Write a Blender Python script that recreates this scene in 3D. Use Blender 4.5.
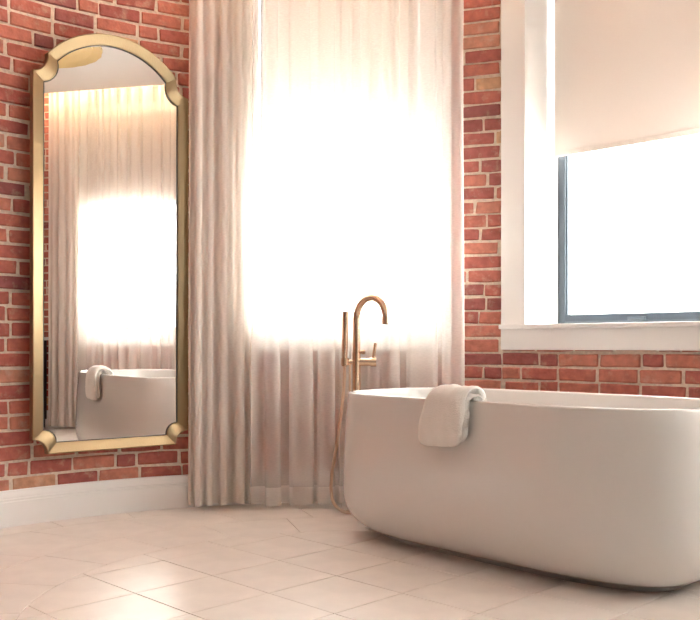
import bpy, bmesh, math, random
from mathutils import Vector, Matrix
random.seed(7)
for o in list(bpy.data.objects): bpy.data.objects.remove(o)
scene = bpy.context.scene
C = scene.collection
PI = math.pi

# ---------------------------------------------------------------- camera
FPX, HOR, EYE = 880.0, 345.0, 0.80
cam = bpy.data.objects.new('camera', bpy.data.cameras.new('camera'))
C.objects.link(cam)
cam.location = (0, 0, EYE)
cam.rotation_euler = (PI/2, 0, 0)
cam.data.sensor_width = 36.0
cam.data.lens = 36.0*FPX/700.0
cam.data.shift_y = (HOR-310.0)/700.0
cam.data.clip_start = 0.02
scene.camera = cam

# ---------------------------------------------------------------- sky, exposure
world = bpy.data.worlds.new('overcast_sky'); scene.world = world
world.use_nodes = True
bgn = world.node_tree.nodes['Background']
bgn.inputs[0].default_value = (1.0, 0.985, 0.965, 1)
bgn.inputs[1].default_value = 7.7
scene.view_settings.view_transform = 'Standard'
scene.view_settings.look = 'None'
scene.view_settings.gamma = 1.0
scene.view_settings.use_curve_mapping = False
scene.view_settings.exposure = 1.60
LAMP_W = 0.8       # each unseen fill lamp added in the main room
LED = 24.0           # cove strip

# ---------------------------------------------------------------- materials
def new_mat(name):
    m = bpy.data.materials.new(name); m.use_nodes = True
    nt = m.node_tree
    return m, nt, nt.nodes, nt.links, nt.nodes['Principled BSDF']

def simple(name, col, rough=0.5, metal=0.0, bump=0.0, bscale=60.0, var=0.0, coat=0.0, vec_scale=None):
    m, nt, N, L, b = new_mat(name)
    b.inputs['Base Color'].default_value = (*col, 1)
    b.inputs['Roughness'].default_value = rough
    b.inputs['Metallic'].default_value = metal
    if coat: 
        b.inputs['Coat Weight'].default_value = coat
        b.inputs['Coat Roughness'].default_value = 0.05
    if bump or var:
        tc = N.new('ShaderNodeTexCoord'); mp = N.new('ShaderNodeMapping')
        L.new(tc.outputs['Object'], mp.inputs[0])
        if vec_scale: mp.inputs['Scale'].default_value = vec_scale
        nz = N.new('ShaderNodeTexNoise'); nz.inputs['Scale'].default_value = bscale
        nz.inputs['Detail'].default_value = 4
        L.new(mp.outputs[0], nz.inputs['Vector'])
        if bump:
            bp = N.new('ShaderNodeBump'); bp.inputs['Strength'].default_value = bump
            bp.inputs['Distance'].default_value = 0.004
            L.new(nz.outputs['Fac'], bp.inputs['Height']); L.new(bp.outputs[0], b.inputs['Normal'])
        if var:
            rp = N.new('ShaderNodeValToRGB')
            rp.color_ramp.elements[0].position = 0.3; rp.color_ramp.elements[1].position = 0.7
            rp.color_ramp.elements[0].color = (*[c*(1-var) for c in col], 1)
            rp.color_ramp.elements[1].color = (*[min(1, c*(1+var)) for c in col], 1)
            L.new(nz.outputs['Fac'], rp.inputs[0]); L.new(rp.outputs[0], b.inputs['Base Color'])
    return m

def brick_material():
    m, nt, N, L, b = new_mat('red_brick')
    oi = N.new('ShaderNodeObjectInfo'); tc = N.new('ShaderNodeTexCoord')
    geo = N.new('ShaderNodeNewGeometry')
    # joined bricks (one object) still differ brick by brick
    add = N.new('ShaderNodeMath'); add.operation = 'ADD'
    L.new(oi.outputs['Random'], add.inputs[0]); L.new(geo.outputs['Random Per Island'], add.inputs[1])
    fr = N.new('ShaderNodeMath'); fr.operation = 'FRACT'; L.new(add.outputs[0], fr.inputs[0])
    rp = N.new('ShaderNodeValToRGB'); cr = rp.color_ramp
    cols = [(0.0, (.300, .104, .098)), (.16, (.390, .120, .100)), (.42, (.460, .142, .110)),
            (.66, (.505, .172, .126)), (.86, (.545, .205, .148)), (.975, (.57, .26, .18)), (1.0, (.64, .42, .24))]
    cr.elements[0].position = 0; cr.elements[0].color = (*cols[0][1], 1)
    cr.elements[1].position = 1; cr.elements[1].color = (*cols[-1][1], 1)
    for p, c in cols[1:-1]:
        e = cr.elements.new(p); e.color = (*c, 1)
    L.new(fr.outputs[0], rp.inputs[0])
    pos = N.new('ShaderNodeVectorMath'); pos.operation = 'ADD'
    L.new(geo.outputs['Position'], pos.inputs[0]); pos.inputs[1].default_value = (3.3, 1.7, 0.4)
    n1 = N.new('ShaderNodeTexNoise'); n1.inputs['Scale'].default_value = 26; n1.inputs['Detail'].default_value = 6
    L.new(pos.outputs[0], n1.inputs['Vector'])
    mr = N.new('ShaderNodeMapRange'); mr.inputs[1].default_value = .3; mr.inputs[2].default_value = .7
    mr.inputs[3].default_value = .80; mr.inputs[4].default_value = 1.18
    L.new(n1.outputs['Fac'], mr.inputs[0])
    mul = N.new('ShaderNodeMix'); mul.data_type = 'RGBA'; mul.blend_type = 'MULTIPLY'; mul.inputs[0].default_value = 1
    L.new(rp.outputs[0], mul.inputs[6]); L.new(mr.outputs[0], mul.inputs[7])
    # mortar smears and lime bloom
    n2 = N.new('ShaderNodeTexNoise'); n2.inputs['Scale'].default_value = 17; n2.inputs['Detail'].default_value = 7
    n2.inputs['Roughness'].default_value = .65
    L.new(pos.outputs[0], n2.inputs['Vector'])
    m2 = N.new('ShaderNodeMapRange'); m2.inputs[1].default_value = .545; m2.inputs[2].default_value = .76
    m2.inputs[3].default_value = 0; m2.inputs[4].default_value = .6
    L.new(n2.outputs['Fac'], m2.inputs[0])
    mx = N.new('ShaderNodeMix'); mx.data_type = 'RGBA'
    L.new(m2.outputs[0], mx.inputs[0]); L.new(mul.outputs[2], mx.inputs[6]); mx.inputs[7].default_value = (.62, .47, .36, 1)
    L.new(mx.outputs[2], b.inputs['Base Color'])
    b.inputs['Roughness'].default_value = .85
    b.inputs['Specular IOR Level'].default_value = .2
    bp = N.new('ShaderNodeBump'); bp.inputs['Strength'].default_value = .55; bp.inputs['Distance'].default_value = .004
    n3 = N.new('ShaderNodeTexNoise'); n3.inputs['Scale'].default_value = 75; n3.inputs['Detail'].default_value = 5
    L.new(pos.outputs[0], n3.inputs['Vector'])
    L.new(n3.outputs['Fac'], bp.inputs['Height']); L.new(bp.outputs[0], b.inputs['Normal'])
    return m

def fabric_sheet(name, col, transp, transl, weave=420.0):
    """thin woven cloth: gaps between threads let light pass, threads scatter it"""
    m, nt, N, L, b = new_mat(name)
    N.remove(b); out = [x for x in N if x.type == 'OUTPUT_MATERIAL'][0]
    tc = N.new('ShaderNodeTexCoord')
    d = N.new('ShaderNodeBsdfDiffuse'); t = N.new('ShaderNodeBsdfTranslucent'); tr = N.new('ShaderNodeBsdfTransparent')
    mp = N.new('ShaderNodeMapping'); mp.inputs['Scale'].default_value = (70, 70, 330)
    L.new(tc.outputs['Object'], mp.inputs[0])
    nz = N.new('ShaderNodeTexNoise'); nz.inputs['Scale'].default_value = 1.0; nz.inputs['Detail'].default_value = 4
    L.new(mp.outputs[0], nz.inputs['Vector'])
    cr = N.new('ShaderNodeMapRange'); cr.inputs[3].default_value = .97; cr.inputs[4].default_value = 1.03
    L.new(nz.outputs['Fac'], cr.inputs[0])
    mul = N.new('ShaderNodeMix'); mul.data_type = 'RGBA'; mul.blend_type = 'MULTIPLY'; mul.inputs[0].default_value = 1
    mul.inputs[6].default_value = (*col, 1); L.new(cr.outputs[0], mul.inputs[7])
    L.new(mul.outputs[2], d.inputs[0]); L.new(mul.outputs[2], t.inputs[0])
    m1 = N.new('ShaderNodeMixShader'); m1.inputs[0].default_value = transl
    L.new(d.outputs[0], m1.inputs[1]); L.new(t.outputs[0], m1.inputs[2])
    if transp > 0:
        tv = N.new('ShaderNodeMapRange'); tv.inputs[3].default_value = transp+.025; tv.inputs[4].default_value = transp-.025
        tv.inputs[1].default_value = .3; tv.inputs[2].default_value = .7
        L.new(nz.outputs['Fac'], tv.inputs[0])
        m2 = N.new('ShaderNodeMixShader')
        L.new(tv.outputs[0], m2.inputs[0]); L.new(m1.outputs[0], m2.inputs[1]); L.new(tr.outputs[0], m2.inputs[2])
        L.new(m2.outputs[0], out.inputs[0])
    else:
        L.new(m1.outputs[0], out.inputs[0])
    return m

def glass_material():
    m, nt, N, L, b = new_mat('window_glass')
    N.remove(b); out = [x for x in N if x.type == 'OUTPUT_MATERIAL'][0]
    tr = N.new('ShaderNodeBsdfTransparent'); tr.inputs[0].default_value = (.97, .985, .98, 1)
    g = N.new('ShaderNodeBsdfGlossy'); g.inputs['Roughness'].default_value = .02
    mx = N.new('ShaderNodeMixShader'); mx.inputs[0].default_value = .05
    L.new(tr.outputs[0], mx.inputs[1]); L.new(g.outputs[0], mx.inputs[2]); L.new(mx.outputs[0], out.inputs[0])
    return m

def emitter(name, col, s):
    m, nt, N, L, b = new_mat(name)
    b.inputs['Base Color'].default_value = (*col, 1)
    b.inputs['Emission Color'].default_value = (*col, 1)
    b.inputs['Emission Strength'].default_value = s
    return m

M = {}
M['brick'] = brick_material()
M['mortar'] = simple('lime_mortar', (.70, .58, .47), .95, bump=.8, bscale=55, var=.14)
M['plaster'] = simple('umber_plaster', (.24, .18, .145), .8, bump=.1, bscale=30)
M['paint'] = simple('white_satin_paint', (.88, .86, .84), .35, bump=.03, bscale=25)
M['tile'] = simple('cream_porcelain', (.82, .75, .69), .32, bump=.03, bscale=9, var=.05)
M['ringtile'] = simple('cream_porcelain_ring', (.82, .755, .70), .36, bump=.03, bscale=9, var=.05)
M['grout'] = simple('beige_grout', (.66, .57, .49), .9, bump=.2, bscale=120)
M['acrylic'] = simple('white_gloss_acrylic', (.74, .715, .685), .09, coat=.4)
M['plinth'] = simple('grey_plinth', (.55, .54, .52), .4)
M['gold'] = simple('brushed_champagne_gold', (.36, .265, .15), .33, 1.0, bump=.25, bscale=18, vec_scale=(14, 14, .5))
M['goldh'] = simple('brushed_champagne_gold_cross', (.36, .265, .15), .33, 1.0, bump=.25, bscale=18, vec_scale=(.5, 14, 14))
M['bronze'] = simple('satin_bronze_nickel', (.72, .53, .38), .27, 1.0)
M['hose'] = simple('braided_bronze_hose', (.62, .47, .35), .35, 1.0, bump=.6, bscale=300)
M['silver'] = simple('mirror_silvering', (.93, .92, .90), .0, 1.0)
M['liner'] = simple('dark_liner', (.07, .075, .07), .4)
M['frame'] = simple('slate_grey_aluminium', (.045, .062, .082), .5, 0)
M['frame2'] = simple('slate_grey_latch', (.085, .11, .135), .45, 0)
M['glass'] = glass_material()
M['sheer'] = fabric_sheet('sheer_linen', (.97, .93, .89), .52, .36)
M['drape'] = fabric_sheet('dense_linen', (.97, .905, .845), .10, .36)
M['hem'] = fabric_sheet('linen_hem', (.96, .92, .88), .30, .36)
M['shade'] = fabric_sheet('roller_shade_cloth', (.83, .735, .665), 0.0, .010)
M['towel'] = simple('white_terry', (.90, .86, .81), .95, bump=1.0, bscale=260)
M['ceil'] = simple('ceiling_paint', (.86, .83, .80), .85)
M['led'] = emitter('warm_led', (1.0, .73, .47), LED)
M['lampon'] = emitter('fill_lamp_diffuser', (1.0, .90, .78), 6.0)
M['woven'] = simple('gold_ribbed_shade', (.78, .58, .26), .45, .6, bump=.3, bscale=80)
M['white_track'] = simple('white_track', (.85, .83, .8), .4)
M['boards'] = simple('added_dark_boards', (.13, .08, .05), .4, bump=.15, bscale=14, var=.3, vec_scale=(6, .5, 1))  # unseen floor, made dark so less light bounces onto the tub
M['dark_wood'] = simple('dark_walnut', (.06, .035, .025), .5, bump=.2, bscale=20, vec_scale=(1, 1, 12))

# ---------------------------------------------------------------- helpers
def link_mesh(name, me, mat, parent=None, smooth=False):
    o = bpy.data.objects.new(name, me); C.objects.link(o)
    if mat is not None and not me.materials: me.materials.append(M[mat])
    if parent is not None: o.parent = parent
    if smooth:
        for p in me.polygons: p.use_smooth = True
    return o
def from_bm(name, bm, mat, parent=None, smooth=False, angle=None):
    bmesh.ops.recalc_face_normals(bm, faces=bm.faces[:])
    me = bpy.data.meshes.new(name); bm.to_mesh(me); bm.free()
    o = link_mesh(name, me, mat, parent, smooth)
    if angle: 
        for p in me.polygons: p.use_smooth = True
        me.set_sharp_from_angle(angle=math.radians(angle))
    return o
def tag(o, label=None, cat=None, group=None, kind=None):
    if label: o['label'] = label
    if cat: o['category'] = cat
    if group: o['group'] = group
    if kind: o['kind'] = kind
    return o
def empty(name, loc=(0, 0, 0), rz=0.0):
    o = bpy.data.objects.new(name, None); C.objects.link(o)
    o.location = loc; o.rotation_euler = (0, 0, rz); o.empty_display_size = .1
    return o
def box(bm, x0, x1, y0, y1, z0, z1, bev=0.0):
    r = bmesh.ops.create_cube(bm, size=1.0)
    vs = r['verts']
    for v in vs:
        v.co = Vector(((x0+x1)/2+v.co.x*(x1-x0), (y0+y1)/2+v.co.y*(y1-y0), (z0+z1)/2+v.co.z*(z1-z0)))
    if bev:
        es = set(e for v in vs for e in v.link_edges)
        bmesh.ops.bevel(bm, geom=list(es), offset=bev, segments=2, affect='EDGES', profile=.6)
def box_obj(name, dims, mat, parent=None, bev=0.0):
    bm = bmesh.new(); box(bm, *dims, bev=bev)
    return from_bm(name, bm, mat, parent)
def tube(bm, pts, rad, seg=14, cap=True):
    """sweep a circle along 3D points; rad is a number or one per point"""
    pts = [Vector(p) for p in pts]; n = len(pts)
    rads = rad if isinstance(rad, (list, tuple)) else [rad]*n
    T = []
    for i in range(n):
        a = pts[max(i-1, 0)]; b = pts[min(i+1, n-1)]; T.append((b-a).normalized())
    up = Vector((0, 0, 1)) if abs(T[0].z) < .9 else Vector((1, 0, 0))
    nrm = (up - T[0]*up.dot(T[0])).normalized()
    rings = []
    for i in range(n):
        nrm = (nrm - T[i]*nrm.dot(T[i])).normalized()
        bi = T[i].cross(nrm)
        rings.append([bm.verts.new(pts[i]+(nrm*math.cos(2*PI*k/seg)+bi*math.sin(2*PI*k/seg))*rads[i]) for k in range(seg)])
    for i in range(n-1):
        for k in range(seg):
            bm.faces.new((rings[i][k], rings[i][(k+1) % seg], rings[i+1][(k+1) % seg], rings[i+1][k]))
    if cap:
        bm.faces.new(rings[0][::-1]); bm.faces.new(rings[-1])
def lathe(bm, prof, seg=32, cx=0, cy=0):
    rings = []
    for r, z in prof:
        rings.append([bm.verts.new((cx+r*math.cos(2*PI*k/seg), cy+r*math.sin(2*PI*k/seg), z)) for k in range(seg)])
    for i in range(len(prof)-1):
        for k in range(seg):
            bm.faces.new((rings[i][k], rings[i][(k+1) % seg], rings[i+1][(k+1) % seg], rings[i+1][k]))
    bm.faces.new(rings[0][::-1]); bm.faces.new(rings[-1])

# ---------------------------------------------------------------- plan of the turret
CX, CY = 0.0, 2.40
R1 = 2.12
H = 3.05                       # ceiling
def az_pt(a, r):               # azimuth in degrees from +y towards +x
    a = math.radians(a); return (CX+r*math.sin(a), CY+r*math.cos(a))
AZW = 42.9                     # facing of the flat wall with the shaded window
NW = (math.sin(math.radians(AZW)), math.cos(math.radians(AZW)))
TW = (NW[1], -NW[0])
S0 = az_pt(20.9, R1)
AW = (S0[0]-CX)*NW[0]+(S0[1]-CY)*NW[1]          # distance of that wall from the centre
TS = (S0[0]-CX)*TW[0]+(S0[1]-CY)*TW[1]
XW = 2.56                      # straight side wall with the third window
TE = .44
E0 = (CX+AW*NW[0]+TE*TW[0], CY+AW*NW[1]+TE*TW[1])       # end of the flat window wall
AZ0 = -100.0
poly = []
a = AZ0
while a < 20.9: poly.append(az_pt(a, R1)); a += 1.0
poly.append(S0)
for k in range(1, 16): poly.append((S0[0]+(E0[0]-S0[0])*k/16, S0[1]+(E0[1]-S0[1])*k/16))
poly.append(E0)
# next wall piece of the bay, a rounded corner, then straight towards the main room
AZB = 24.0; rcn = .26
nb = (math.sin(math.radians(AZB)), math.cos(math.radians(AZB))); tb = (nb[1], -nb[0])
lb = (XW-rcn*(1-nb[0])-E0[0])/tb[0]
K0 = (E0[0]+lb*tb[0], E0[1]+lb*tb[1])
for k in range(1, 9): poly.append((E0[0]+(K0[0]-E0[0])*k/8, E0[1]+(K0[1]-E0[1])*k/8))
for k in range(1, 10):
    an = math.radians(AZB+(90-AZB)*k/9)
    poly.append((K0[0]+rcn*(math.sin(an)-nb[0]), K0[1]+rcn*(math.cos(an)-nb[1])))
yc = poly[-1][1]
for k in range(1, 17): poly.append((XW, yc+(.80-yc)*k/16))
cum = [0.0]
for i in range(1, len(poly)): cum.append(cum[-1]+math.dist(poly[i], poly[i-1]))
SMAX = cum[-1]
import bisect
def at_s(s):
    i = min(max(bisect.bisect_right(cum, s)-1, 0), len(poly)-2)
    f = (s-cum[i])/(cum[i+1]-cum[i])
    p, q = poly[i], poly[i+1]
    # smooth tangent
    j0, j1 = max(i-1, 0), min(i+2, len(poly)-1)
    if f < .5: ta = (q[0]-poly[j0][0], q[1]-poly[j0][1])
    else: ta = (poly[j1][0]-p[0], poly[j1][1]-p[1])
    l = math.hypot(*ta); ta = (ta[0]/l, ta[1]/l)
    return (p[0]+f*(q[0]-p[0]), p[1]+f*(q[1]-p[1])), ta, (ta[1], -ta[0])
def s_az(az): return math.radians(az-AZ0)*R1     # path length of a point of the round wall
sS = next(cum[i] for i in range(len(poly)) if poly[i] == S0)
def s_near(pt):
    best, bs = 9, 0
    for k in range(int(SMAX/.005)):
        p, _, _ = at_s(k*.005)
        d = math.dist(p, pt)
        if d < best: best, bs = d, k*.005
    return bs

ZS, ZH = 0.90, 2.86            # sill and head of the windows
WT = .36                       # wall thickness
# windows: origin on the front plane of the casing, facing azimuth, left and right of the opening
AZ1 = -1.4
WIN = [dict(az=AZ1, a=2.026, u0=-.425, u1=.425),
       dict(az=AZW, a=AW-.02, u0=-.650, u1=.200),
       dict(az=90.0, a=XW-.02-CX, u0=-.34, u1=.53)]
for w in WIN:
    r = math.radians(w['az'])
    w['n'] = (math.sin(r), math.cos(r)); w['t'] = (math.cos(r), -math.sin(r))
    w['o'] = (CX+w['a']*w['n'][0], CY+w['a']*w['n'][1])
    def W(u, d=0.0, w=w): return (w['o'][0]+u*w['t'][0]+d*w['n'][0], w['o'][1]+u*w['t'][1]+d*w['n'][1])
    w['W'] = W
    w['s0'] = s_near(W(w['u0']-.03, .03)); w['s1'] = s_near(W(w['u1']+.03, .03))
OPEN = [(w['s0'], w['s1']) for w in WIN]

# ---------------------------------------------------------------- brick walls
sB = s_az(-14.0)
WALLS = [('wall_left', 0.0, sB), ('wall_back', sB, sS), ('wall_right', sS, s_near(E0)), ('wall_far_right', s_near(E0), SMAX)]
ZB, ZT = ZS-.03, ZH+.03
def wall_solid(s0, s1):
    bm = bmesh.new()
    br = sorted(set([s0, s1]+[c for c in cum if s0 < c < s1]+[x for o in OPEN for x in o if s0 < x < s1]))
    br = [b for i, b in enumerate(br) if i == 0 or b-br[i-1] > 1e-4]
    P = []
    for s in br:
        p, ta, nn = at_s(s); P.append((p, nn))
    def quad(*v): bm.faces.new([bm.verts.new(x) for x in v])
    for i in range(len(br)-1):
        mid = (br[i]+br[i+1])/2
        rngs = [(0, 3.22)]
        if any(a < mid < b for a, b in OPEN): rngs = [(0, ZB), (ZT, 3.22)]
        (p, n1), (q, n2) = P[i], P[i+1]
        po = (p[0]-n1[0]*WT, p[1]-n1[1]*WT); qo = (q[0]-n2[0]*WT, q[1]-n2[1]*WT)
        for z0, z1 in rngs:
            quad((*p, z0), (*q, z0), (*q, z1), (*p, z1))
            quad((*po, z0), (*po, z1), (*qo, z1), (*qo, z0))
            quad((*p, z1), (*q, z1), (*qo, z1), (*po, z1)); quad((*p, z0), (*po, z0), (*qo, z0), (*q, z0))
        # sides of an opening
        for s_, (pp, ppo) in ((br[i], (p, po)), (br[i+1], (q, qo))):
            if any(abs(s_-x) < 1e-6 for o in OPEN for x in o) and len(rngs) == 2:
                quad((*pp, ZB), (*ppo, ZB), (*ppo, ZT), (*pp, ZT))
    bmesh.ops.remove_doubles(bm, verts=bm.verts[:], dist=1e-5)
    return bm
walls = {}
for nm, a, b in WALLS:
    o = from_bm(nm, wall_solid(a, b), 'mortar'); tag(o, kind='structure'); walls[nm] = o

COURSE, MOD, JNT = .0690, .2040, .0110
def brick_mesh(L, Hh, rnd):
    """irregular outline, rounded arris, shallow body: 10 outline points, 46 triangles"""
    bm = bmesh.new()
    x, z = L/2, Hh/2
    j = .0026
    pts = []
    for fx, fz in ((-1, -.8), (-.9, -1), (0, -1), (.9, -1), (1, -.78), (1, .8), (.9, 1), (0, 1), (-.9, 1), (-1, .78)):
        px = fx*x if abs(fx) == 1 else math.copysign(x-.0035, fx) if fx else rnd.uniform(-.3, .3)*x
        pz = fz*z if abs(fz) == 1 else math.copysign(z-.0035, fz)
        pts.append((px+rnd.uniform(-j, j), pz+rnd.uniform(-j, j)*.8))
    back = [bm.verts.new((p[0], .02, p[1])) for p in pts]
    mid = [bm.verts.new((p[0], -.0015+rnd.uniform(-.001, .001), p[1])) for p in pts]
    tx, tz = rnd.uniform(-.012, .012), rnd.uniform(-.05, .05)
    fr = []
    for p in pts:
        q = (p[0]*(1-.0055/x), p[1]*(1-.0055/z))
        fr.append(bm.verts.new((q[0], -.0065+q[0]*tx+q[1]*tz+rnd.uniform(-.0006, .0006), q[1])))
    n = len(pts)
    for A, B in ((back, mid), (mid, fr)):
        for k in range(n): bm.faces.new((A[k], A[(k+1) % n], B[(k+1) % n], B[k]))
    bm.faces.new(fr)
    bmesh.ops.recalc_face_normals(bm, faces=bm.faces[:])
    me = bpy.data.meshes.new('brick'); bm.to_mesh(me); bm.free()
    me.materials.append(M['brick'])
    return me
rb = random.Random(11)
LONG = [brick_mesh(.1915, COURSE-JNT, rb) for _ in range(14)]
SHORT = [brick_mesh(.0895, COURSE-JNT, rb) for _ in range(8)]

def in_view(p, z):
    px = 350+FPX*p[0]/p[1] if p[1] > .5 else -999
    py = HOR-(z-EYE)*FPX/p[1] if p[1] > .5 else -999
    return -40 < px < 740 and -30 < py < 640
rest = {nm: bmesh.new() for nm, _, _ in WALLS}
def lay(nm, s0, s1, zc):
    L = s1-s0
    if L < .022: return
    sm = (s0+s1)/2
    p, ta, nn = at_s(sm)
    proud = rb.uniform(-.0015, .0025)
    src = rb.choice(LONG if L > .13 else SHORT)
    bl = .1915 if L > .13 else .0895
    rz = math.atan2(ta[1], ta[0])+rb.uniform(-.008, .008)
    sx = L/bl
    mirror = -1 if rb.random() < .5 else 1
    loc = (p[0]+nn[0]*proud, p[1]+nn[1]*proud, zc+rb.uniform(-.0022, .0022))
    ry = rb.uniform(-.012, .012)
    sz = rb.uniform(.94, 1.03)
    if in_view(p, zc) and nm != 'wall_far_right':
        o = bpy.data.objects.new('brick', src); C.objects.link(o); o.parent = walls[nm]
        o.location = loc; o.rotation_euler = (0, ry, rz); o.scale = (sx, 1, sz)
    else:
        mt = Matrix.Translation(loc) @ Matrix.Rotation(rz, 4, 'Z') @ Matrix.Rotation(ry, 4, 'Y') @ Matrix.Diagonal((sx, 1, sz, 1))
        bm = rest[nm]; k = len(bm.verts)
        bm.from_mesh(src); bm.verts.ensure_lookup_table()
        for v in bm.verts[k:]: v.co = mt @ v.co
for row in range(0, 46):
    zc = .006+COURSE*(row+.5)
    z0, z1 = zc-COURSE/2, zc+COURSE/2
    cut = z1 > ZB+.002 and z0 < ZT-.002
    hdr = row % 7 == 3
    s = -(.102 if row % 2 else 0)-rb.uniform(0, .03)
    k = 0
    while s < SMAX:
        L = MOD*.5 if (hdr and k % 3 == 1) or rb.random() < .07 else MOD*rb.uniform(.965, 1.035)
        k += 1
        a0, b0 = s+JNT/2*rb.uniform(.7, 1.3), s+L-JNT/2*rb.uniform(.7, 1.3)
        s += L
        for nm, wa, wb in WALLS:
            a1, b1 = max(a0, wa), min(b0, wb)
            # a brick over the border of two round wall pieces stays whole, on the piece that holds its middle
            if nm in ('wall_left', 'wall_back') and abs(((a0+b0)/2)-sB) < .25:
                if not (wa <= (a0+b0)/2 < wb): continue
                a1, b1 = max(a0, .003), b0
            if b1-a1 < .022: continue
            if a1 == sS: a1 += .003
            if b1 == sS: b1 -= .003
            segs = [(a1, b1)]
            if cut:
                for oa, ob in OPEN:
                    ns = []
                    for (u, v) in segs:
                        if v <= oa or u >= ob: ns.append((u, v))
                        else:
                            if u < oa: ns.append((u, oa-.002))
                            if v > ob: ns.append((ob+.002, v))
                    segs = ns
            for (u, v) in segs: lay(nm, u, v, zc)
for nm, bm in rest.items():
    if len(bm.verts):
        me = bpy.data.meshes.new('brick_courses'); bm.to_mesh(me)
        me.materials.clear(); me.materials.append(M['brick'])
        o = link_mesh('brick_courses', me, None, walls[nm]); o['kind'] = 'stuff'
    bm.free()

# ---------------------------------------------------------------- baseboards swept along the walls
BBP = [(0.0, 0.0), (.020, 0.0), (.020, .108), (.017, .112), (.017, .120), (.013, .124), (.012, .138), (.008, .146), (.007, .156), (.003, .160), (0.0, .160)]
def sweep_path(s0, s1, prof, off=0.0):
    bm = bmesh.new()
    br = [s0]+[c for c in cum if s0+.004 < c < s1-.004]+[s1]
    rings = []
    for s in br:
        p, ta, nn = at_s(s)
        rings.append([bm.verts.new((p[0]+nn[0]*(d+off), p[1]+nn[1]*(d+off), z)) for d, z in prof])
    n = len(prof)
    for i in range(len(rings)-1):
        for k in range(n):
            bm.faces.new((rings[i][k], rings[i][(k+1) % n], rings[i+1][(k+1) % n], rings[i+1][k]))
    bm.faces.new(rings[0]); bm.faces.new(rings[-1][::-1])
    return bm
for nm, (a, b) in {'baseboard_left': (0, sB), 'baseboard_back': (sB, sS), 'baseboard_right': (sS, SMAX)}.items():
    o = from_bm(nm, sweep_path(a, b, BBP, .010), 'paint', angle=35); tag(o, kind='structure')

# ---------------------------------------------------------------- floor: grout bed with laid tiles
def clip(poly_, inside, inter):
    out = []
    for i in range(len(poly_)):
        a, b = poly_[i], poly_[(i+1) % len(poly_)]
        ia, ib = inside(a), inside(b)
        if ia: out.append(a)
        if ia != ib: out.append(inter(a, b))
    return out
def clip_half(pl, px, py, nx, ny):        # keep (p-P).n <= 0
    f = lambda q: (q[0]-px)*nx+(q[1]-py)*ny
    def it(a, b):
        t = f(a)/(f(a)-f(b)); return (a[0]+t*(b[0]-a[0]), a[1]+t*(b[1]-a[1]))
    return clip(pl, lambda q: f(q) <= 0, it)
def clip_disc(pl, cx, cy, r, n=72):
    for k in range(n):
        a = 2*PI*k/n
        pl = clip_half(pl, cx+r*math.cos(a), cy+r*math.sin(a), math.cos(a), math.sin(a))
        if len(pl) < 3: return []
    return pl
floor = box_obj('floor', (-3.4, 3.4, -4.2, 5.0, -.20, -.0035), 'grout'); tag(floor, kind='structure')
def area(pl): return abs(sum(pl[i][0]*pl[(i+1) % len(pl)][1]-pl[(i+1) % len(pl)][0]*pl[i][1] for i in range(len(pl)))/2)
def tile(pl, mat, nm='tile'):
    q = []
    for p in pl:
        if not q or math.dist(p, q[-1]) > .004: q.append(p)
    if len(q) > 2 and math.dist(q[0], q[-1]) < .004: q.pop()
    if len(q) < 3 or area(q) < .0012: return
    cx, cy = sum(p[0] for p in q)/len(q), sum(p[1] for p in q)/len(q)
    bm = bmesh.new()
    dz = random.uniform(-.0003, .0003)
    lo = [bm.verts.new((p[0]-cx, p[1]-cy, -.004)) for p in q]
    hi = [bm.verts.new((p[0]-cx, p[1]-cy, -.0008)) for p in q]
    tp = []
    for p in q:
        d = math.hypot(p[0]-cx, p[1]-cy); k = max(0, 1-.0012/d) if d else 1
        tp.append(bm.verts.new(((p[0]-cx)*k, (p[1]-cy)*k, dz)))
    n = len(q)
    for A, B in ((lo, hi), (hi, tp)):
        for i in range(n): bm.faces.new((A[i], A[(i+1) % n], B[(i+1) % n], B[i]))
    bm.faces.new(tp)
    o = from_bm(nm, bm, mat, floor); o.location = (cx, cy, 0)
FX, FY, FR = .06, 2.75, 1.05
TS_ = .3045; G = .0015
r2 = math.sqrt(.5)
A0 = 2.575*r2       # (x+y)/sqrt2 of one joint
B0 = 3.53*r2        # (y-x)/sqrt2 of one joint
for i in range(-9, 10):
    for j in range(-9, 10):
        a0, a1 = A0+i*TS_+G, A0+(i+1)*TS_-G
        b0, b1 = B0+j*TS_+G, B0+(j+1)*TS_-G
        sq = [((a-b)*r2, (a+b)*r2) for a, b in ((a0, b0), (a1, b0), (a1, b1), (a0, b1))]
        if min(math.dist(q, (FX, FY)) for q in sq) > FR+.3: continue
        pl = clip_disc(sq, FX, FY, FR-.002)
        if len(pl) >= 3: tile(pl, 'tile')
def ring(ra, rb_, n, ph, mat, lim=None):
    for k in range(n):
        da = .0012/ra
        t0, t1 = 2*PI*k/n+ph+da, 2*PI*(k+1)/n+ph-da
        m = 5
        pl = [(FX+ra*math.cos(t0+(t1-t0)*i/m), FY+ra*math.sin(t0+(t1-t0)*i/m)) for i in range(m+1)]
        pl += [(FX+rb_*math.cos(t1-(t1-t0)*i/m), FY+rb_*math.sin(t1-(t1-t0)*i/m)) for i in range(m+1)]
        # ring pieces are cut by walls and by the threshold to the main room
        pl = clip_half(pl, 0, 1.105, 0, -1)
        if len(pl) >= 3 and lim: pl = clip_disc_simple(pl)
        if len(pl) >= 3: tile(pl, mat)
def clip_disc_simple(pl):
    out = []
    for x, y in pl:
        d = math.hypot(x-CX, y-CY); m = 1.945
        if d > m: x, y = CX+(x-CX)*m/d, CY+(y-CY)*m/d
        out.append((x, y))
    return out
ring(FR+.002, 1.355, 22, .12, 'ringtile')
ring(1.359, 2.62, 26, .05, 'ringtile', True)
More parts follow.
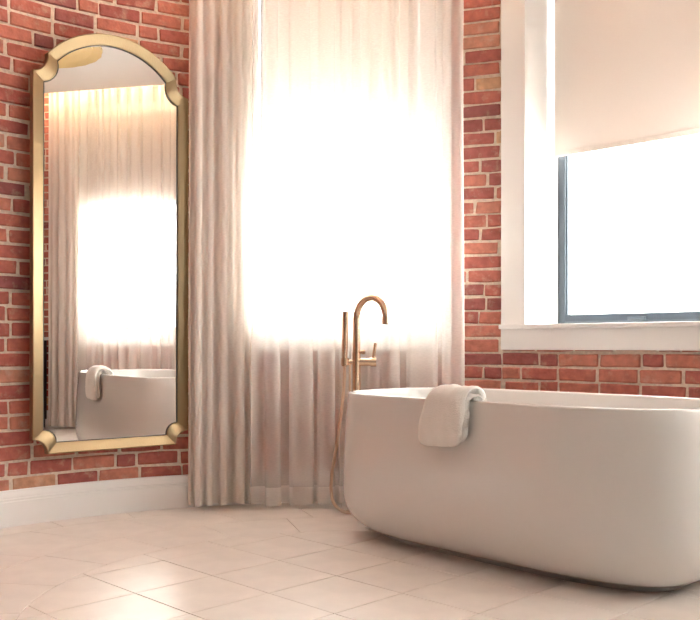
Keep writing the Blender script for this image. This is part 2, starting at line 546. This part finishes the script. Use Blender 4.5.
# edge strip along the walls
k = 0; s = .02
while s < SMAX-.05:
    e = min(s+.36, SMAX-.02)
    pl = []
    ss = [s+(e-s)*i/5 for i in range(6)]
    for q in ss:
        p, ta, nn = at_s(q); d = math.hypot(p[0]-CX, p[1]-CY)
        pl.append((CX+(p[0]-CX)*1.949/d, CY+(p[1]-CY)*1.949/d))
    for q in reversed(ss):
        p, ta, nn = at_s(q); pl.append((p[0]+nn[0]*.008, p[1]+nn[1]*.008))
    pl = clip_half(pl, 0, 1.105, 0, -1)
    if len(pl) >= 3 and math.dist(pl[0], pl[-1]) > .02: tile(pl, 'ringtile')
    s = e+.0036
# main room: unseen dark boards, added to cut bounce light, up to the bay
for i in range(-20, 20):
    y = 1.095; k = 0
    while y > -4.1:
        L = 1.6 if k else .5+.37*(i % 4)
        y0 = max(y-L, -4.1)
        tile([(i*.16+.0008, y0+.0008), ((i+1)*.16-.0008, y0+.0008), ((i+1)*.16-.0008, y-.0008), (i*.16+.0008, y-.0008)], 'boards', 'added_floorboard')
        y = y0; k += 1

# ---------------------------------------------------------------- ceiling with cove
def off_path(d, step=.06):
    out = []
    m = int(SMAX/step)
    for i in range(m+1):
        p, ta, nn = at_s(min(SMAX*i/m, SMAX-1e-6)); out.append((p[0]+nn[0]*d, p[1]+nn[1]*d))
    return out
CV = .32
cpts = off_path(CV)
cpts[0] = (cpts[0][0], .5); cpts[-1] = (cpts[-1][0], .5)
bm = bmesh.new()
r0 = [bm.verts.new((*p, H)) for p in cpts]; r1 = [bm.verts.new((*p, H+.055)) for p in cpts]
n = len(cpts)
for k in range(n): bm.faces.new((r0[k], r0[(k+1) % n], r1[(k+1) % n], r1[k]))
bm.faces.new(r0); bm.faces.new(r1[::-1])
ceil_o = from_bm('ceiling', bm, 'ceil'); tag(ceil_o, kind='structure')
o = box_obj('ceiling_slab', (-3.4, 3.4, -4.2, 5.0, 3.22, 3.40), 'ceil', None); tag(o, kind='structure')
bm = bmesh.new(); box(bm, -3.4, 3.4, -4.2, .5, H, H+.17)
o = from_bm('ceiling_main', bm, 'ceil'); tag(o, kind='structure')
# led strip along the rim of the ceiling panel
bm = bmesh.new(); rg_ = []
for pa, pb in list(zip(off_path(CV-.006), off_path(CV-.001)))[2:-2]:
    rg_.append([bm.verts.new((*q, H+z)) for q, z in ((pa, .030), (pa, .046), (pb, .046), (pb, .030))])
for i in range(len(rg_)-1):
    for k in range(4): bm.faces.new((rg_[i][k], rg_[i][(k+1) % 4], rg_[i+1][(k+1) % 4], rg_[i+1][k]))
from_bm('led_strip', bm, 'led', ceil_o)

# ---------------------------------------------------------------- main room shell behind the camera
def room_wall(nm, dims): 
    o = box_obj(nm, dims, 'plaster'); tag(o, kind='structure'); return o
pL, _, _ = at_s(0.0); pR, _, _ = at_s(SMAX)
room_wall('wall_main_left', (-3.4, -3.2, -4.2, pL[1]+.1, 0, 3.22))
bmw = bmesh.new()
WY0, WY1, WZ0, WZ1 = -.45, .70, .30, 2.80
for y0, y1, z0, z1 in ((-4.2, WY0, 0, 3.22), (WY1, pR[1]+.1, 0, 3.22), (WY0, WY1, 0, WZ0), (WY0, WY1, WZ1, 3.22)):
    box(bmw, 3.2, 3.4, y0, y1, z0, z1)
o = from_bm('wall_main_right', bmw, 'plaster'); tag(o, kind='structure')
w = empty('window_4', (3.3, (WY0+WY1)/2, WZ0)); tag(w, kind='structure')  # unseen window, added to let in fill light from the side
hw, hh = (WY1-WY0)/2, WZ1-WZ0
for d in ((-hw, -hw+.06, 0, hh), (hw-.06, hw, 0, hh), (-hw+.06, hw-.06, 0, .06), (-hw+.06, hw-.06, hh-.06, hh), (-.03, .03, .06, hh-.06)):
    box_obj('frame_bar', (-.03, .03, *d), 'frame', w)
for d in ((-hw+.06, -.03), (.03, hw-.06)): box_obj('pane', (-.004, .004, d[0], d[1], .06, hh-.06), 'glass', w)
room_wall('wall_return_left', (-3.2, pL[0]-.02, pL[1]-.1, pL[1]+.1, 0, 3.22))
room_wall('wall_return_right', (pR[0]+.03, 3.2, pR[1]-.02, pR[1]+.18, 0, 3.22))
room_wall('wall_front', (-3.2, 3.2, -4.2, -4.0, 0, 3.22))
# unseen ceiling lamps added behind the camera as fill light
bm = bmesh.new(); lathe(bm, [(.055, -.001), (.075, -.004), (.078, 0.0), (.078, .002)], 28); trim_me = from_bm('fill_lamp_trim', bm, 'paint').data
bm = bmesh.new(); lathe(bm, [(.054, -.0035), (.054, -.002)], 28); diff_me = from_bm('fill_lamp_diffuser', bm, 'lampon').data
for o in [x for x in C.objects if x.data in (trim_me, diff_me)]: bpy.data.objects.remove(o)
for x in (-1.9, 0.0, 1.9):
    for y in (-2.6, -.7):
        e = empty('fill_downlight', (x, y, H-.002))
        tag(e, 'small round fill lamp with white trim, added out of view in the main ceiling', 'fill light', 'added fill lamps of the main room')
        link_mesh('trim_ring', trim_me, None, e); link_mesh('diffuser', diff_me, None, e)
        ld = bpy.data.lights.new('fill_light', 'AREA'); ld.shape = 'DISK'; ld.size = .11; ld.energy = LAMP_W; ld.color = (1.0, .92, .84)
        lo_ = bpy.data.objects.new('fill_lamp', ld); C.objects.link(lo_); lo_.parent = e; lo_.location = (0, 0, -.012)

# ---------------------------------------------------------------- windows of the turret
def build_window(idx, w):
    rz = -math.radians(w['az'])
    e = empty('window_%d' % idx, (w['o'][0], w['o'][1], ZS), rz); tag(e, kind='structure')
    u0, u1, h = w['u0'], w['u1'], ZH-ZS
    cw, D = .137, .314
    # casing boards (front face at local y = 0)
    for a, b in ((u0-cw, u0), (u1, u1+cw)):
        box_obj('casing_board', (a, b, 0, .024, 0.0, h+.0), 'paint', e, .003)
    box_obj('casing_head', (u0-cw, u1+cw, 0, .024, h, h+cw), 'paint', e, .003)
    # reveal boards
    box_obj('jamb_board', (u0-.020, u0, .012, D+.05, .0, h), 'paint', e)
    box_obj('jamb_board', (u1, u1+.020, .012, D+.05, .0, h), 'paint', e)
    box_obj('head_board', (u0-.020, u1+.020, .012, D+.05, h, h+.02), 'paint', e)
    # sill and apron
    box_obj('sill_board', (u0-cw-.006, u1+cw+.006, -.014, .024, -.022, 0), 'paint', e, .004)
    box_obj('stool', (u0, u1, .020, D+.05, -.022, 0), 'paint', e)
    box_obj('apron', (u0-cw, u1+cw, -.002, .024, -.124, -.021), 'paint', e, .003)
    # dark metal frame
    fw, f0, f1 = .042, D, D+.045
    box_obj('frame_stile', (u0, u0+fw, f0, f1, 0, h), 'frame', e, .003)
    box_obj('frame_stile', (u1-fw, u1, f0, f1, 0, h), 'frame', e, .003)
    b = box_obj('frame_rail', (u0+fw, u1-fw, f0, f1, 0, fw+.012), 'frame', e, .003)
    box_obj('rail_groove', (u0+fw, u1-fw, f0-.004, f0+.002, .012, .020), 'frame2', b)
    cxm = u0+.50*(u1-u0)
    box_obj('latch', (cxm-.045, cxm+.045, f0-.012, f0+.002, .020, .036), 'frame2', b, .003)
    box_obj('frame_rail', (u0+fw, u1-fw, f0, f1, h-fw, h), 'frame', e, .003)
    # sash bead and glass
    for d in ((u0+fw, u0+fw+.008, f0+.012, f1-.008, fw, h-fw), (u1-fw-.008, u1-fw, f0+.012, f1-.008, fw, h-fw)):
        box_obj('sash_bead', d, 'frame2', e)
    box_obj('pane', (u0+fw+.001, u1-fw-.001, f0+.02, f0+.028, fw, h-fw), 'glass', e)
    return e
for i, w in enumerate(WIN): build_window(i+1, w)

# ---------------------------------------------------------------- roller shades
def roller_shade(w, label, zb, gap=.019, D=.245):
    rz = -math.radians(w['az'])
    top = ZH if D > 0 else ZH+.07      # outside mount covers the head of the opening
    u0, u1 = w['u0']+gap, w['u1']-gap
    e = empty('roller_shade', (*w['W'](0, D), 0), rz)
    tag(e, label, 'roller shade', 'roller shades in the turret windows')
    bm = bmesh.new()
    # hanging cloth, a thin sheet with thickness
    nx, nz = 12, 16
    zt = top-.05
    g = [[bm.verts.new((u0+(u1-u0)*i/nx, .0015*math.sin(3*i/nx*PI)*(1-k/nz), zb+.012+(zt-zb-.012)*k/nz)) for i in range(nx+1)] for k in range(nz+1)]
    for k in range(nz):
        for i in range(nx): bm.faces.new((g[k][i], g[k][i+1], g[k+1][i+1], g[k+1][i]))
    f = from_bm('shade_cloth', bm, 'shade', e, True)
    bm = bmesh.new(); box(bm, u0, u1, -.004, .006, zb, zb+.026, .003)
    from_bm('hem_bar', bm, 'shade', e)
    bm = bmesh.new(); tube(bm, [(u0+.014, 0.022, zt), (u1-.014, .022, zt)], .022, 18); from_bm('roller_tube', bm, 'white_track', e, angle=40)
    box_obj('leak_cassette', (min(u0, u0-gap+.001), max(u1, u1+gap-.001), -.012, .052, top-.085, top-.001), 'white_track', e, .004)  # box added to block sky light leaking over the cloth
    for a in (u0+.001, u1-.013):
        box_obj('bracket', (a, a+.012, -.002, .046, zt-.045, top-.08), 'white_track', e)
    return e
roller_shade(WIN[0], 'cream roller shade half lowered behind the sheer curtain on the back window', 1.745)
roller_shade(WIN[1], 'bare cream roller shade half lowered above the bathtub', 1.745)
roller_shade(WIN[2], 'cream roller shade half lowered, window seen in the mirror', 2.05, -.05, -.056)

# ---------------------------------------------------------------- bathtub
TUBA = math.radians(46.84)
tub_c = (.681, 3.414)
TL, TWD, TH = .806, .410, .602
def sup(a, b, th, e):
    c, s_ = math.cos(th), math.sin(th)
    return (a*math.copysign(abs(c)**(2/e), c), b*math.copysign(abs(s_)**(2/e), s_))
def tub_ring(bm, ins, z, e=3.55, n=120):
    return [bm.verts.new((*sup(TL-ins, TWD-ins, 2*PI*k/n, e), z)) for k in range(n)]
def skin(bm, rings, close=False):
    for i in range(len(rings)-1):
        n = len(rings[i])
        for k in range(n): bm.faces.new((rings[i][k], rings[i][(k+1) % n], rings[i+1][(k+1) % n], rings[i+1][k]))
tub = empty('bathtub', (*tub_c, 0), -TUBA)
tag(tub, 'glossy white freestanding oval bathtub standing under the shaded window', 'bathtub')
bm = bmesh.new()
prof = []
rr = .140
for k in range(11):
    t = PI/2*k/10
    prof.append((rr*(1-math.sin(t))*1.02, .022+rr*1.18*(1-math.cos(t))))
prof += [(.001, .24), (.004, .34), (.010, .46), (.016, .55), (.019, TH-.008), (.0205, TH-.003), (.024, TH)]
prof += [(.034, TH), (.038, TH-.002), (.042, TH-.010), (.048, TH-.08), (.06, TH-.2), (.085, TH-.32), (.12, TH-.39), (.18, TH-.43), (.27, TH-.445)]
rings = [tub_ring(bm, i, z) for i, z in prof]
skin(bm, rings)
bm.faces.new(rings[0][::-1]); bm.faces.new(rings[-1])
shell = from_bm('tub_shell', bm, 'acrylic', tub, angle=50)
bm = bmesh.new()
pr = [tub_ring(bm, .150, .0), tub_ring(bm, .150, .026)]
skin(bm, pr); bm.faces.new(pr[0][::-1]); bm.faces.new(pr[1])
from_bm('plinth', bm, 'plinth', tub, angle=50)
bm = bmesh.new(); lathe(bm, [(.0, TH-.4452), (.036, TH-.4452), (.036, TH-.441), (.030, TH-.438), (.001, TH-.438)], 24); from_bm('drain', bm, 'bronze', shell, angle=40)

# ---------------------------------------------------------------- floor-standing tub filler
def cam_pt(px, depth): return ((px-350)/FPX*depth, depth)
FD = 4.20
fx, fy = cam_pt(356.5, FD)
fa = -TUBA
fau = empty('tub_filler_faucet', (fx, fy, 0), fa)
tag(fau, 'bronze floor-standing tub filler with gooseneck spout beside the bathtub', 'faucet')
def zpx(y, d=FD): return EYE+(HOR-y)*d/FPX
bm = bmesh.new(); lathe(bm, [(.052, 0.0), (.052, .008), (.048, .012), (.022, .014)], 32); from_bm('floor_flange', bm, 'bronze', fau, angle=40)
zv = zpx(362)
bm = bmesh.new(); tube(bm, [(0, 0, .012), (0, 0, zv+.045)], .0205, 20); from_bm('column', bm, 'bronze', fau, angle=40)
ztop = zpx(294.5); rs = .098; ts = .018
zc = ztop-rs-ts
pts = [(0, 0, zv+.04), (0, 0, (zv+zc)/2), (0, 0, zc)]
for k in range(1, 25):
    t = PI*k/24*1.02
    pts.append((rs-rs*math.cos(t), 0, zc+rs*math.sin(t)))
x_, _, z_ = pts[-1]
pts.append((x_+.001, 0, z_-.022))
bm = bmesh.new(); tube(bm, pts, ts, 18); sp = from_bm('spout', bm, 'bronze', fau, angle=40)
bm = bmesh.new(); tube(bm, [(x_+.001, 0, z_-.021), (x_+.0012, 0, z_-.0245)], .0125, 16); from_bm('aerator', bm, 'frame2', sp)
# valve body: horizontal barrel, in the picture running left-right
vd = Vector((math.cos(TUBA), math.sin(TUBA), 0))      # world +x in the faucet's own axes
vd = Matrix.Rotation(-fa, 3, 'Z') @ Vector((1, 0, 0))
vd2 = Matrix.Rotation(-fa, 3, 'Z') @ Vector((0, -1, 0))
def V(a, b, z): return vd*a+vd2*b+Vector((0, 0, z))
bm = bmesh.new(); tube(bm, [V(-.012, 0, zv), V(.066, 0, zv), ], .0185, 18); vb = from_bm('valve_body', bm, 'bronze', fau, angle=40)
bm = bmesh.new(); tube(bm, [V(.067, 0, zv), V(.094, 0, zv)], [.0225, .0225], 18); from_bm('valve_cap', bm, 'bronze', vb, angle=40)
bm = bmesh.new(); tube(bm, [V(.080, 0, zv+.015), V(.090, 0, zv+.09)], [.0085, .0075], 12); from_bm('lever', bm, 'bronze', fau, angle=40)
bm = bmesh.new(); tube(bm, [V(0, -.0, zv+.048), V(.034, .01, zv+.048)], .0075, 12); tube(bm, [V(.026, .008, zv+.048), V(.040, .012, zv+.048)], .011, 12); from_bm('diverter_knob', bm, 'bronze', fau, angle=40)
bm = bmesh.new(); tube(bm, [V(.0, 0, zv), V(-.066, 0, zv)], .0115, 14); tube(bm, [V(-.055, 0, zv-.015), V(-.055, 0, zv+.018)], .020, 16); from_bm('hand_shower_holder', bm, 'bronze', fau, angle=40)
bm = bmesh.new()
zh = zpx(311.5)
tube(bm, [V(-.058, 0, zv-.02), V(-.056, 0, zv+.06), V(-.0535, 0, zh)], [.0135, .0150, .0158], 16); hs = from_bm('hand_shower', bm, 'bronze', fau, angle=40)
# hose: from the hand shower down in a loose loop to the column's foot
ctrl = [(-.058, 0, zv-.02), (-.058, 0.0, zv-.08), (-.068, .02, .52), (-.092, .03, .34), (-.118, .03, .18), (-.118, .03, .085), (-.095, .04, .035), (-.055, .05, .012), (-.018, .045, .012), (-.004, .012, .02)]
def crom(P, m=10):
    P = [Vector(p) for p in P]; out = []
    for i in range(len(P)-1):
        p0, p1, p2, p3 = P[max(i-1, 0)], P[i], P[i+1], P[min(i+2, len(P)-1)]
        for k in range(m):
            t = k/m
            out.append(.5*((2*p1)+(-p0+p2)*t+(2*p0-5*p1+4*p2-p3)*t*t+(-p0+3*p1-3*p2+p3)*t**3))
    out.append(P[-1]); return out
bm = bmesh.new(); tube(bm, crom([V(*c) for c in ctrl]), .0078, 10); from_bm('hose', bm, 'hose', fau, True)
bm = bmesh.new(); tube(bm, crom([V(-.03, .006, zv-.01), V(-.032, .016, zv-.08), V(-.028, .012, zv-.2), V(-.022, .004, zv-.32)]), .006, 10); from_bm('feed_hose', bm, 'hose', fau, True)

# ---------------------------------------------------------------- towel over the tub's front rim
def towel():
    ox = -.035                       # in tub coordinates, along its length
    aa, bb = TL-.019, TWD-.019
    yy = -bb*(1-abs(ox/aa)**3.55)**(1/3.55)
    e = empty('folded_towel', (0, 0, 0), 0)
    wm = Matrix.Translation((tub_c[0], tub_c[1], 0)) @ Matrix.Rotation(-TUBA, 4, 'Z')
    p = wm @ Vector((ox, yy, TH)); e.location = p; e.rotation_euler = (0, 0, -TUBA)
    tag(e, 'thick white folded towel draped over the bathtub rim', 'towel')
    layers = [(.0125, .0120, .096, .142, .012), (.0365, .0125, .100, .155, .002)]
    rnd = random.Random(3)
    for li, (off, th, hw, drop, du) in enumerate(layers):
        # centre line in (y, z): inside the tub -> over the rim -> outside
        path = []
        for k in range(9): path.append((.030+off, -.13+.13*k/8*.92))
        for k in range(1, 12):
            t = PI*k/12
            path.append((.010+(.020+off)*math.cos(t), -.010+(.012+off)*math.sin(t)*1.05))
        for k in range(0, 15):
            f = (k/14)**.8
            path.append((-.010-off-.006*math.sin(f*PI)-.004*f, -.010-drop*f))
        bm = bmesh.new()
        m = 26; rows = []
        P = [Vector((0, y, z)) for y, z in path]
        for i, q in enumerate(P):
            tg = (P[min(i+1, len(P)-1)]-P[max(i-1, 0)]).normalized()
            nr = Vector((0, -tg.z, tg.y))
            f = max(0, (i-14)/(len(P)-15)) if i > 14 else 0
            loop = []
            endk = 1.0
            j = len(P)-1-i
            if j < 4: endk = (.30, .68, .87, .97)[j]
            if i == 0: endk = .35
            wdt = hw*(1-.16*math.exp(-((i-15)/6.0)**2)+.04*f)*(1-(.05, .02, .006, 0)[min(len(P)-1-i, 3)])
            sk = -.026*f+du+.010*math.exp(-((i-14)/6.0)**2)
            for k in range(m*2):
                # rounded flat section
                if k < m: x = -1+2*k/(m-1); sgn = 1
                else: x = 1-2*(k-m)/(m-1); sgn = -1
                rd = (1-abs(x)**9)**.5 if abs(x) < 1 else 0.0
                wv = .0022*math.sin(x*5+i*.33+li*1.7)+.0016*math.sin(x*11-i*.5+li)+rnd.uniform(-.0006, .0006)
                c = q+nr*(sgn*th*rd*endk+wv)+Vector((x*wdt+sk+.002*math.sin(i*.6+li), 0, 0))
                if j < 9: c.z += .020*abs(x)**7*(1-j/9)+.004*x*(1-j/9)
                loop.append(bm.verts.new(c))
            rows.append(loop)
        for i in range(len(rows)-1):
            for k in range(2*m): bm.faces.new((rows[i][k], rows[i][(k+1) % (2*m)], rows[i+1][(k+1) % (2*m)], rows[i+1][k]))
        bm.faces.new(rows[0][::-1]); bm.faces.new(rows[-1])
        bmesh.ops.remove_doubles(bm, verts=bm.verts[:], dist=1e-5)
        from_bm('towel_fold', bm, 'towel', e, True)
towel()

# ---------------------------------------------------------------- wall mirror
mang = math.radians(38.0); MTILT = .0028
mt = (math.cos(mang), math.sin(mang)); mn = (math.sin(mang), -math.cos(mang))
mc = (-1.14+.053*mt[0], 4.06+.053*mt[1])
mir = empty('wall_mirror', (mc[0], mc[1], .316), mang)
mir.rotation_euler = (MTILT, 0, mang)
tag(mir, 'tall arched wall mirror in a brushed gold frame with notched corners', 'mirror')
def outline(hw, zs, xn, zn, zap, zb0, zbn, xb):
    """closed outline: u, z; arch on top, concave notches at all four corners"""
    P = []
    def notch(p, q, c_out):       # concave arc from p to q bulging towards the inside of the shape
        out = []
        mx, mz = (p[0]+q[0])/2, (p[1]+q[1])/2
        dx, dz = q[0]-p[0], q[1]-p[1]
        L = math.hypot(dx, dz); nx, nz = -dz/L, dx/L
        if (nx*c_out[0]+nz*c_out[1]) < 0: nx, nz = -nx, -nz
        sag = .22*L
        r = (L*L/4+sag*sag)/(2*sag)
        ccx, ccz = mx-nx*(r-sag), mz-nz*(r-sag)
        a0 = math.atan2(p[1]-ccz, p[0]-ccx); a1 = math.atan2(q[1]-ccz, q[0]-ccx)
        d = (a1-a0+PI) % (2*PI)-PI
        for k in range(9): out.append((ccx+r*math.cos(a0+d*k/8), ccz+r*math.sin(a0+d*k/8)))
        return out
    P += notch((-xb, zbn), (-hw, zb0), (1, 1))       # bottom left
    P += notch((-hw, zs), (-xn, zn), (1, -1))        # top left
    rise = zap-zn; r = (xn*xn+rise*rise)/(2*rise); cz = zap-r
    a0 = math.atan2(zn-cz, -xn); a1 = math.atan2(zn-cz, xn)
    for k in range(1, 28):
        a = a0+(a1-a0)*k/28; P.append((r*math.cos(a), cz+r*math.sin(a)))
    P += notch((xn, zn), (hw, zs), (-1, -1))
    P += notch((hw, zb0), (xb, zbn), (-1, 1))
    return P
Z0 = .316
oo = outline(.378, 2.006-Z0, .313, 2.093-Z0, 2.236-Z0, .382-Z0, 0.0, .312)
ii = outline(.327, 1.966-Z0, .266, 2.068-Z0, 2.186-Z0, .422-Z0, .364-Z0, .270)
FT = .030
def bandring(bm, P, y): return [bm.verts.new((u, y, z)) for u, z in P]
def lerp(P, Q, f): return [(p[0]+(q[0]-p[0])*f, p[1]+(q[1]-p[1])*f) for p, q in zip(P, Q)]
bm = bmesh.new()
rg = [bandring(bm, ii, .024), bandring(bm, ii, .004), bandring(bm, lerp(ii, oo, .06), .001), bandring(bm, lerp(ii, oo, .90), -.012), bandring(bm, lerp(ii, oo, .97), -.0115),
      bandring(bm, oo, -.008), bandring(bm, oo, FT), bandring(bm, ii, FT)]
n = len(oo)
for i in range(len(rg)):
    A, B = rg[i], rg[(i+1) % len(rg)]
    for k in range(n): bm.faces.new((A[k], A[(k+1) % n], B[(k+1) % n], B[k]))
bmesh.ops.remove_doubles(bm, verts=bm.verts[:], dist=1e-6)
from_bm('mirror_frame', bm, 'gold', mir, angle=14)
bm = bmesh.new()
i2 = lerp(ii, oo, -.075)
A, B, Cc, Dd = bandring(bm, ii, .0035), bandring(bm, i2, .0035), bandring(bm, i2, .012), bandring(bm, ii, .012)
for a_, b_ in ((A, B), (B, Cc), (Cc, Dd), (Dd, A)):
    for k in range(n): bm.faces.new((a_[k], a_[(k+1) % n], b_[(k+1) % n], b_[k]))
from_bm('mirror_liner', bm, 'liner', mir)
bm = bmesh.new()
A, B = bandring(bm, ii, .008), bandring(bm, ii, .014)
bm.faces.new(A); bm.faces.new(B[::-1])
for k in range(n): bm.faces.new((A[k], A[(k+1) % n], B[(k+1) % n], B[k]))
from_bm('mirror_glass', bm, 'silver', mir)
# backing panel and stand-off blocks that carry the flat mirror on the curved wall
for u, l in ((-.25, .055), (.25, .012)):
    for z in (.25, 1.55):
        box_obj('wall_standoff', (u-.02, u+.02, FT-.012, FT+l, z-.02, z+.02), 'liner', mir)

# ---------------------------------------------------------------- curtains
def curtain(name, label, mat, sa, sb, folds, amp, seed, off0=.165, group=None, meander=.5, z0=.022, hemmat='hem', irregular=.5, gather=.7):
    rnd = random.Random(seed)
    pm, _, nm_ = at_s((sa+sb)/2)
    e = empty(name, (pm[0]+nm_[0]*off0, pm[1]+nm_[1]*off0, 0), 0)
    ox, oy = e.location.x, e.location.y
    tag(e, label, 'curtain', group)
    nf = folds
    # irregular fold widths
    wd = [1+rnd.uniform(-irregular, irregular) for _ in range(nf)]; tot = sum(wd); acc = [0]
    for w_ in wd: acc.append(acc[-1]+w_/tot)
    am = [amp*(1+rnd.uniform(-.45, .35)) for _ in range(nf)]
    me_ = [meander*(1+rnd.uniform(-.6, .5)) for _ in range(nf)]
    dr = [rnd.uniform(-1, 1) for _ in range(nf+1)]
    ph = [rnd.uniform(0, 6.28) for _ in range(nf)]
    NP, NZ = 16, 26
    ztop = H+.10
    L = sb-sa
    def P(f, t, vz, off=0.0):
        # position of fold f (0..nf-1), phase t 0..1, height fraction vz 0 bottom .. 1 top
        fw = (acc[f+1]-acc[f])*L
        base = acc[f]*L
        drift = (dr[f]*(1-t)+dr[f+1]*t)*.018*(1-vz)
        g = gather+(1-gather)*(1-vz)
        ph_ = 2*PI*t
        s = base+fw*t+drift+me_[f]*fw*.35*g*math.sin(2*ph_)*.5*(-1)
        d = am[f]*g*math.sin(ph_)+.004*math.sin(ph[f]+vz*5)*(1-abs(2*t-1))
        d += .0018*math.sin(9*t+vz*17+ph[f])
        p, ta, nn = at_s(sa+s)
        w_ = off0-d-off
        return (p[0]+nn[0]*w_-ox, p[1]+nn[1]*w_-oy)
    def sheet(za, zb, nz, off):
        bm = bmesh.new(); cols = []
        for f in range(nf):
            for k in range(NP+(1 if f == nf-1 else 0)):
                col_ = []
                for i in range(nz+1):
                    z = za+(zb-za)*i/nz
                    vz = (z-z0)/(ztop-z0)
                    x, y = P(f, k/NP, vz, off); 
                    col_.append(bm.verts.new((x, y, z+(.004*math.sin(k/NP*2*PI+ph[f]) if i == 0 else 0))))
                cols.append(col_)
        for a_ in range(len(cols)-1):
            for i in range(nz): bm.faces.new((cols[a_][i], cols[a_+1][i], cols[a_+1][i+1], cols[a_][i+1]))
        return bm
    from_bm('curtain_fabric', sheet(z0, ztop, NZ, 0), mat, e, True)
    from_bm('hem_band', sheet(z0, z0+.085, 2, -.0035), hemmat, e, True)
    from_bm('heading_tape', sheet(ztop-.06, ztop, 2, -.004), hemmat, e, True)
    return e
GC = 'linen curtains on the curved ceiling track'
def s_y(y): return SMAX-(y-.80)
curtain('linen_curtain', 'pleated beige linen curtain stacked between the mirror and the back window', 'drape', s_az(-22.6), s_az(-13.6), 5, .029, 5, off0=.106, group=GC, meander=.8, hemmat='drape', irregular=.3)
curtain('linen_curtain', 'see-through white sheer curtain across the back window behind the faucet', 'sheer', s_az(-14.0), s_az(16.1), 9, .033, 12, off0=.180, group=GC, meander=1.6, irregular=.55)
curtain('linen_curtain', 'sheer curtain across the side window, seen in the mirror behind the bathtub', 'sheer', s_y(3.05), s_y(1.83), 13, .034, 21, group=GC, meander=1.4, irregular=.5)
curtain('linen_curtain', 'pleated beige linen curtain gathered beside the side window, seen in the mirror', 'drape', s_y(1.86), s_y(1.46), 6, .036, 31, off0=.112, group=GC, meander=.9, hemmat='drape', irregular=.3)
# track
def track(sa, sb, label):
    bm = bmesh.new(); m = 60; rings = []
    for i in range(m+1):
        p, ta, nn = at_s(sa+(sb-sa)*i/m)
        rings.append([bm.verts.new((p[0]+nn[0]*(.165+dx), p[1]+nn[1]*(.165+dx), H+z)) for dx, z in ((-.075, .105), (.020, .105), (.020, .170), (-.075, .170))])
    for i in range(m):
        for k in range(4): bm.faces.new((rings[i][k], rings[i][(k+1) % 4], rings[i+1][(k+1) % 4], rings[i+1][k]))
    bm.faces.new(rings[0][::-1]); bm.faces.new(rings[-1])
    o = from_bm('curtain_track', bm, 'white_track'); tag(o, label, 'curtain track')
track(s_az(-27), s_az(18), 'white curved curtain track over the back window, up in the cove')
track(s_y(3.1), s_y(1.3), 'white curved curtain track over the side window, up in the cove')

# ---------------------------------------------------------------- vanity by the side wall (a sliver of it shows in the mirror)
van = empty('vanity_cabinet', (XW-.28, 1.09, 0), PI/2)
tag(van, 'dark wood vanity with a white top, reflected at the edge of the mirror', 'cabinet')
vbody = box_obj('cabinet_body', (-.30, .30, -.25, .22, .08, .82), 'dark_wood', van, .004)
for sx in (-1, 1):
    d_ = box_obj('door', (min(sx*.008, sx*.29), max(sx*.008, sx*.29), .221, .238, .10, .80), 'dark_wood', van, .003)
    bm = bmesh.new(); tube(bm, [(sx*.04, .236, .46), (sx*.04, .262, .46)], [.006, .011], 12); from_bm('knob', bm, 'bronze', d_, angle=40)
for sx in (-.27, .27):
    for sy in (-.22, .19): box_obj('leg', (sx-.02, sx+.02, sy-.02, sy+.02, 0, .082), 'dark_wood', van)
box_obj('vanity_top', (-.32, .32, -.25, .25, .82, .85), 'paint', van, .004)

# ---------------------------------------------------------------- ceiling lamp (seen in the mirror)
lamp = empty('ceiling_lamp', (.78, 2.38, H))
tag(lamp, 'round gold ribbed ceiling lamp above the floor, reflected at the top of the mirror', 'ceiling lamp')
bm = bmesh.new(); lathe(bm, [(.06, 0), (.06, -.02), (.012, -.022), (.012, -.06)], 24); from_bm('ceiling_rose', bm, 'woven', lamp, angle=40)
for ra, rb2, za, zb in [(.08+.07*q, .155+.07*q, -.030-.008*q, -.030-.014*q) for q in range(6)]:
    bm = bmesh.new(); m = 96; rs_ = []
    for rad, z in ((ra, za), (rb2, zb), (rb2, zb-.018), (ra, za-.016)):
        rs_.append([bm.verts.new(((rad*(1+.006*math.sin(24*2*PI*i/m)))*math.cos(2*PI*i/m), (rad*(1+.006*math.sin(24*2*PI*i/m)))*math.sin(2*PI*i/m), z)) for i in range(m)])
    for q in range(4):
        A, B = rs_[q], rs_[(q+1) % 4]
        for i in range(m): bm.faces.new((A[i], A[(i+1) % m], B[(i+1) % m], B[i]))
    from_bm('shade_tier', bm, 'woven', lamp, angle=40)
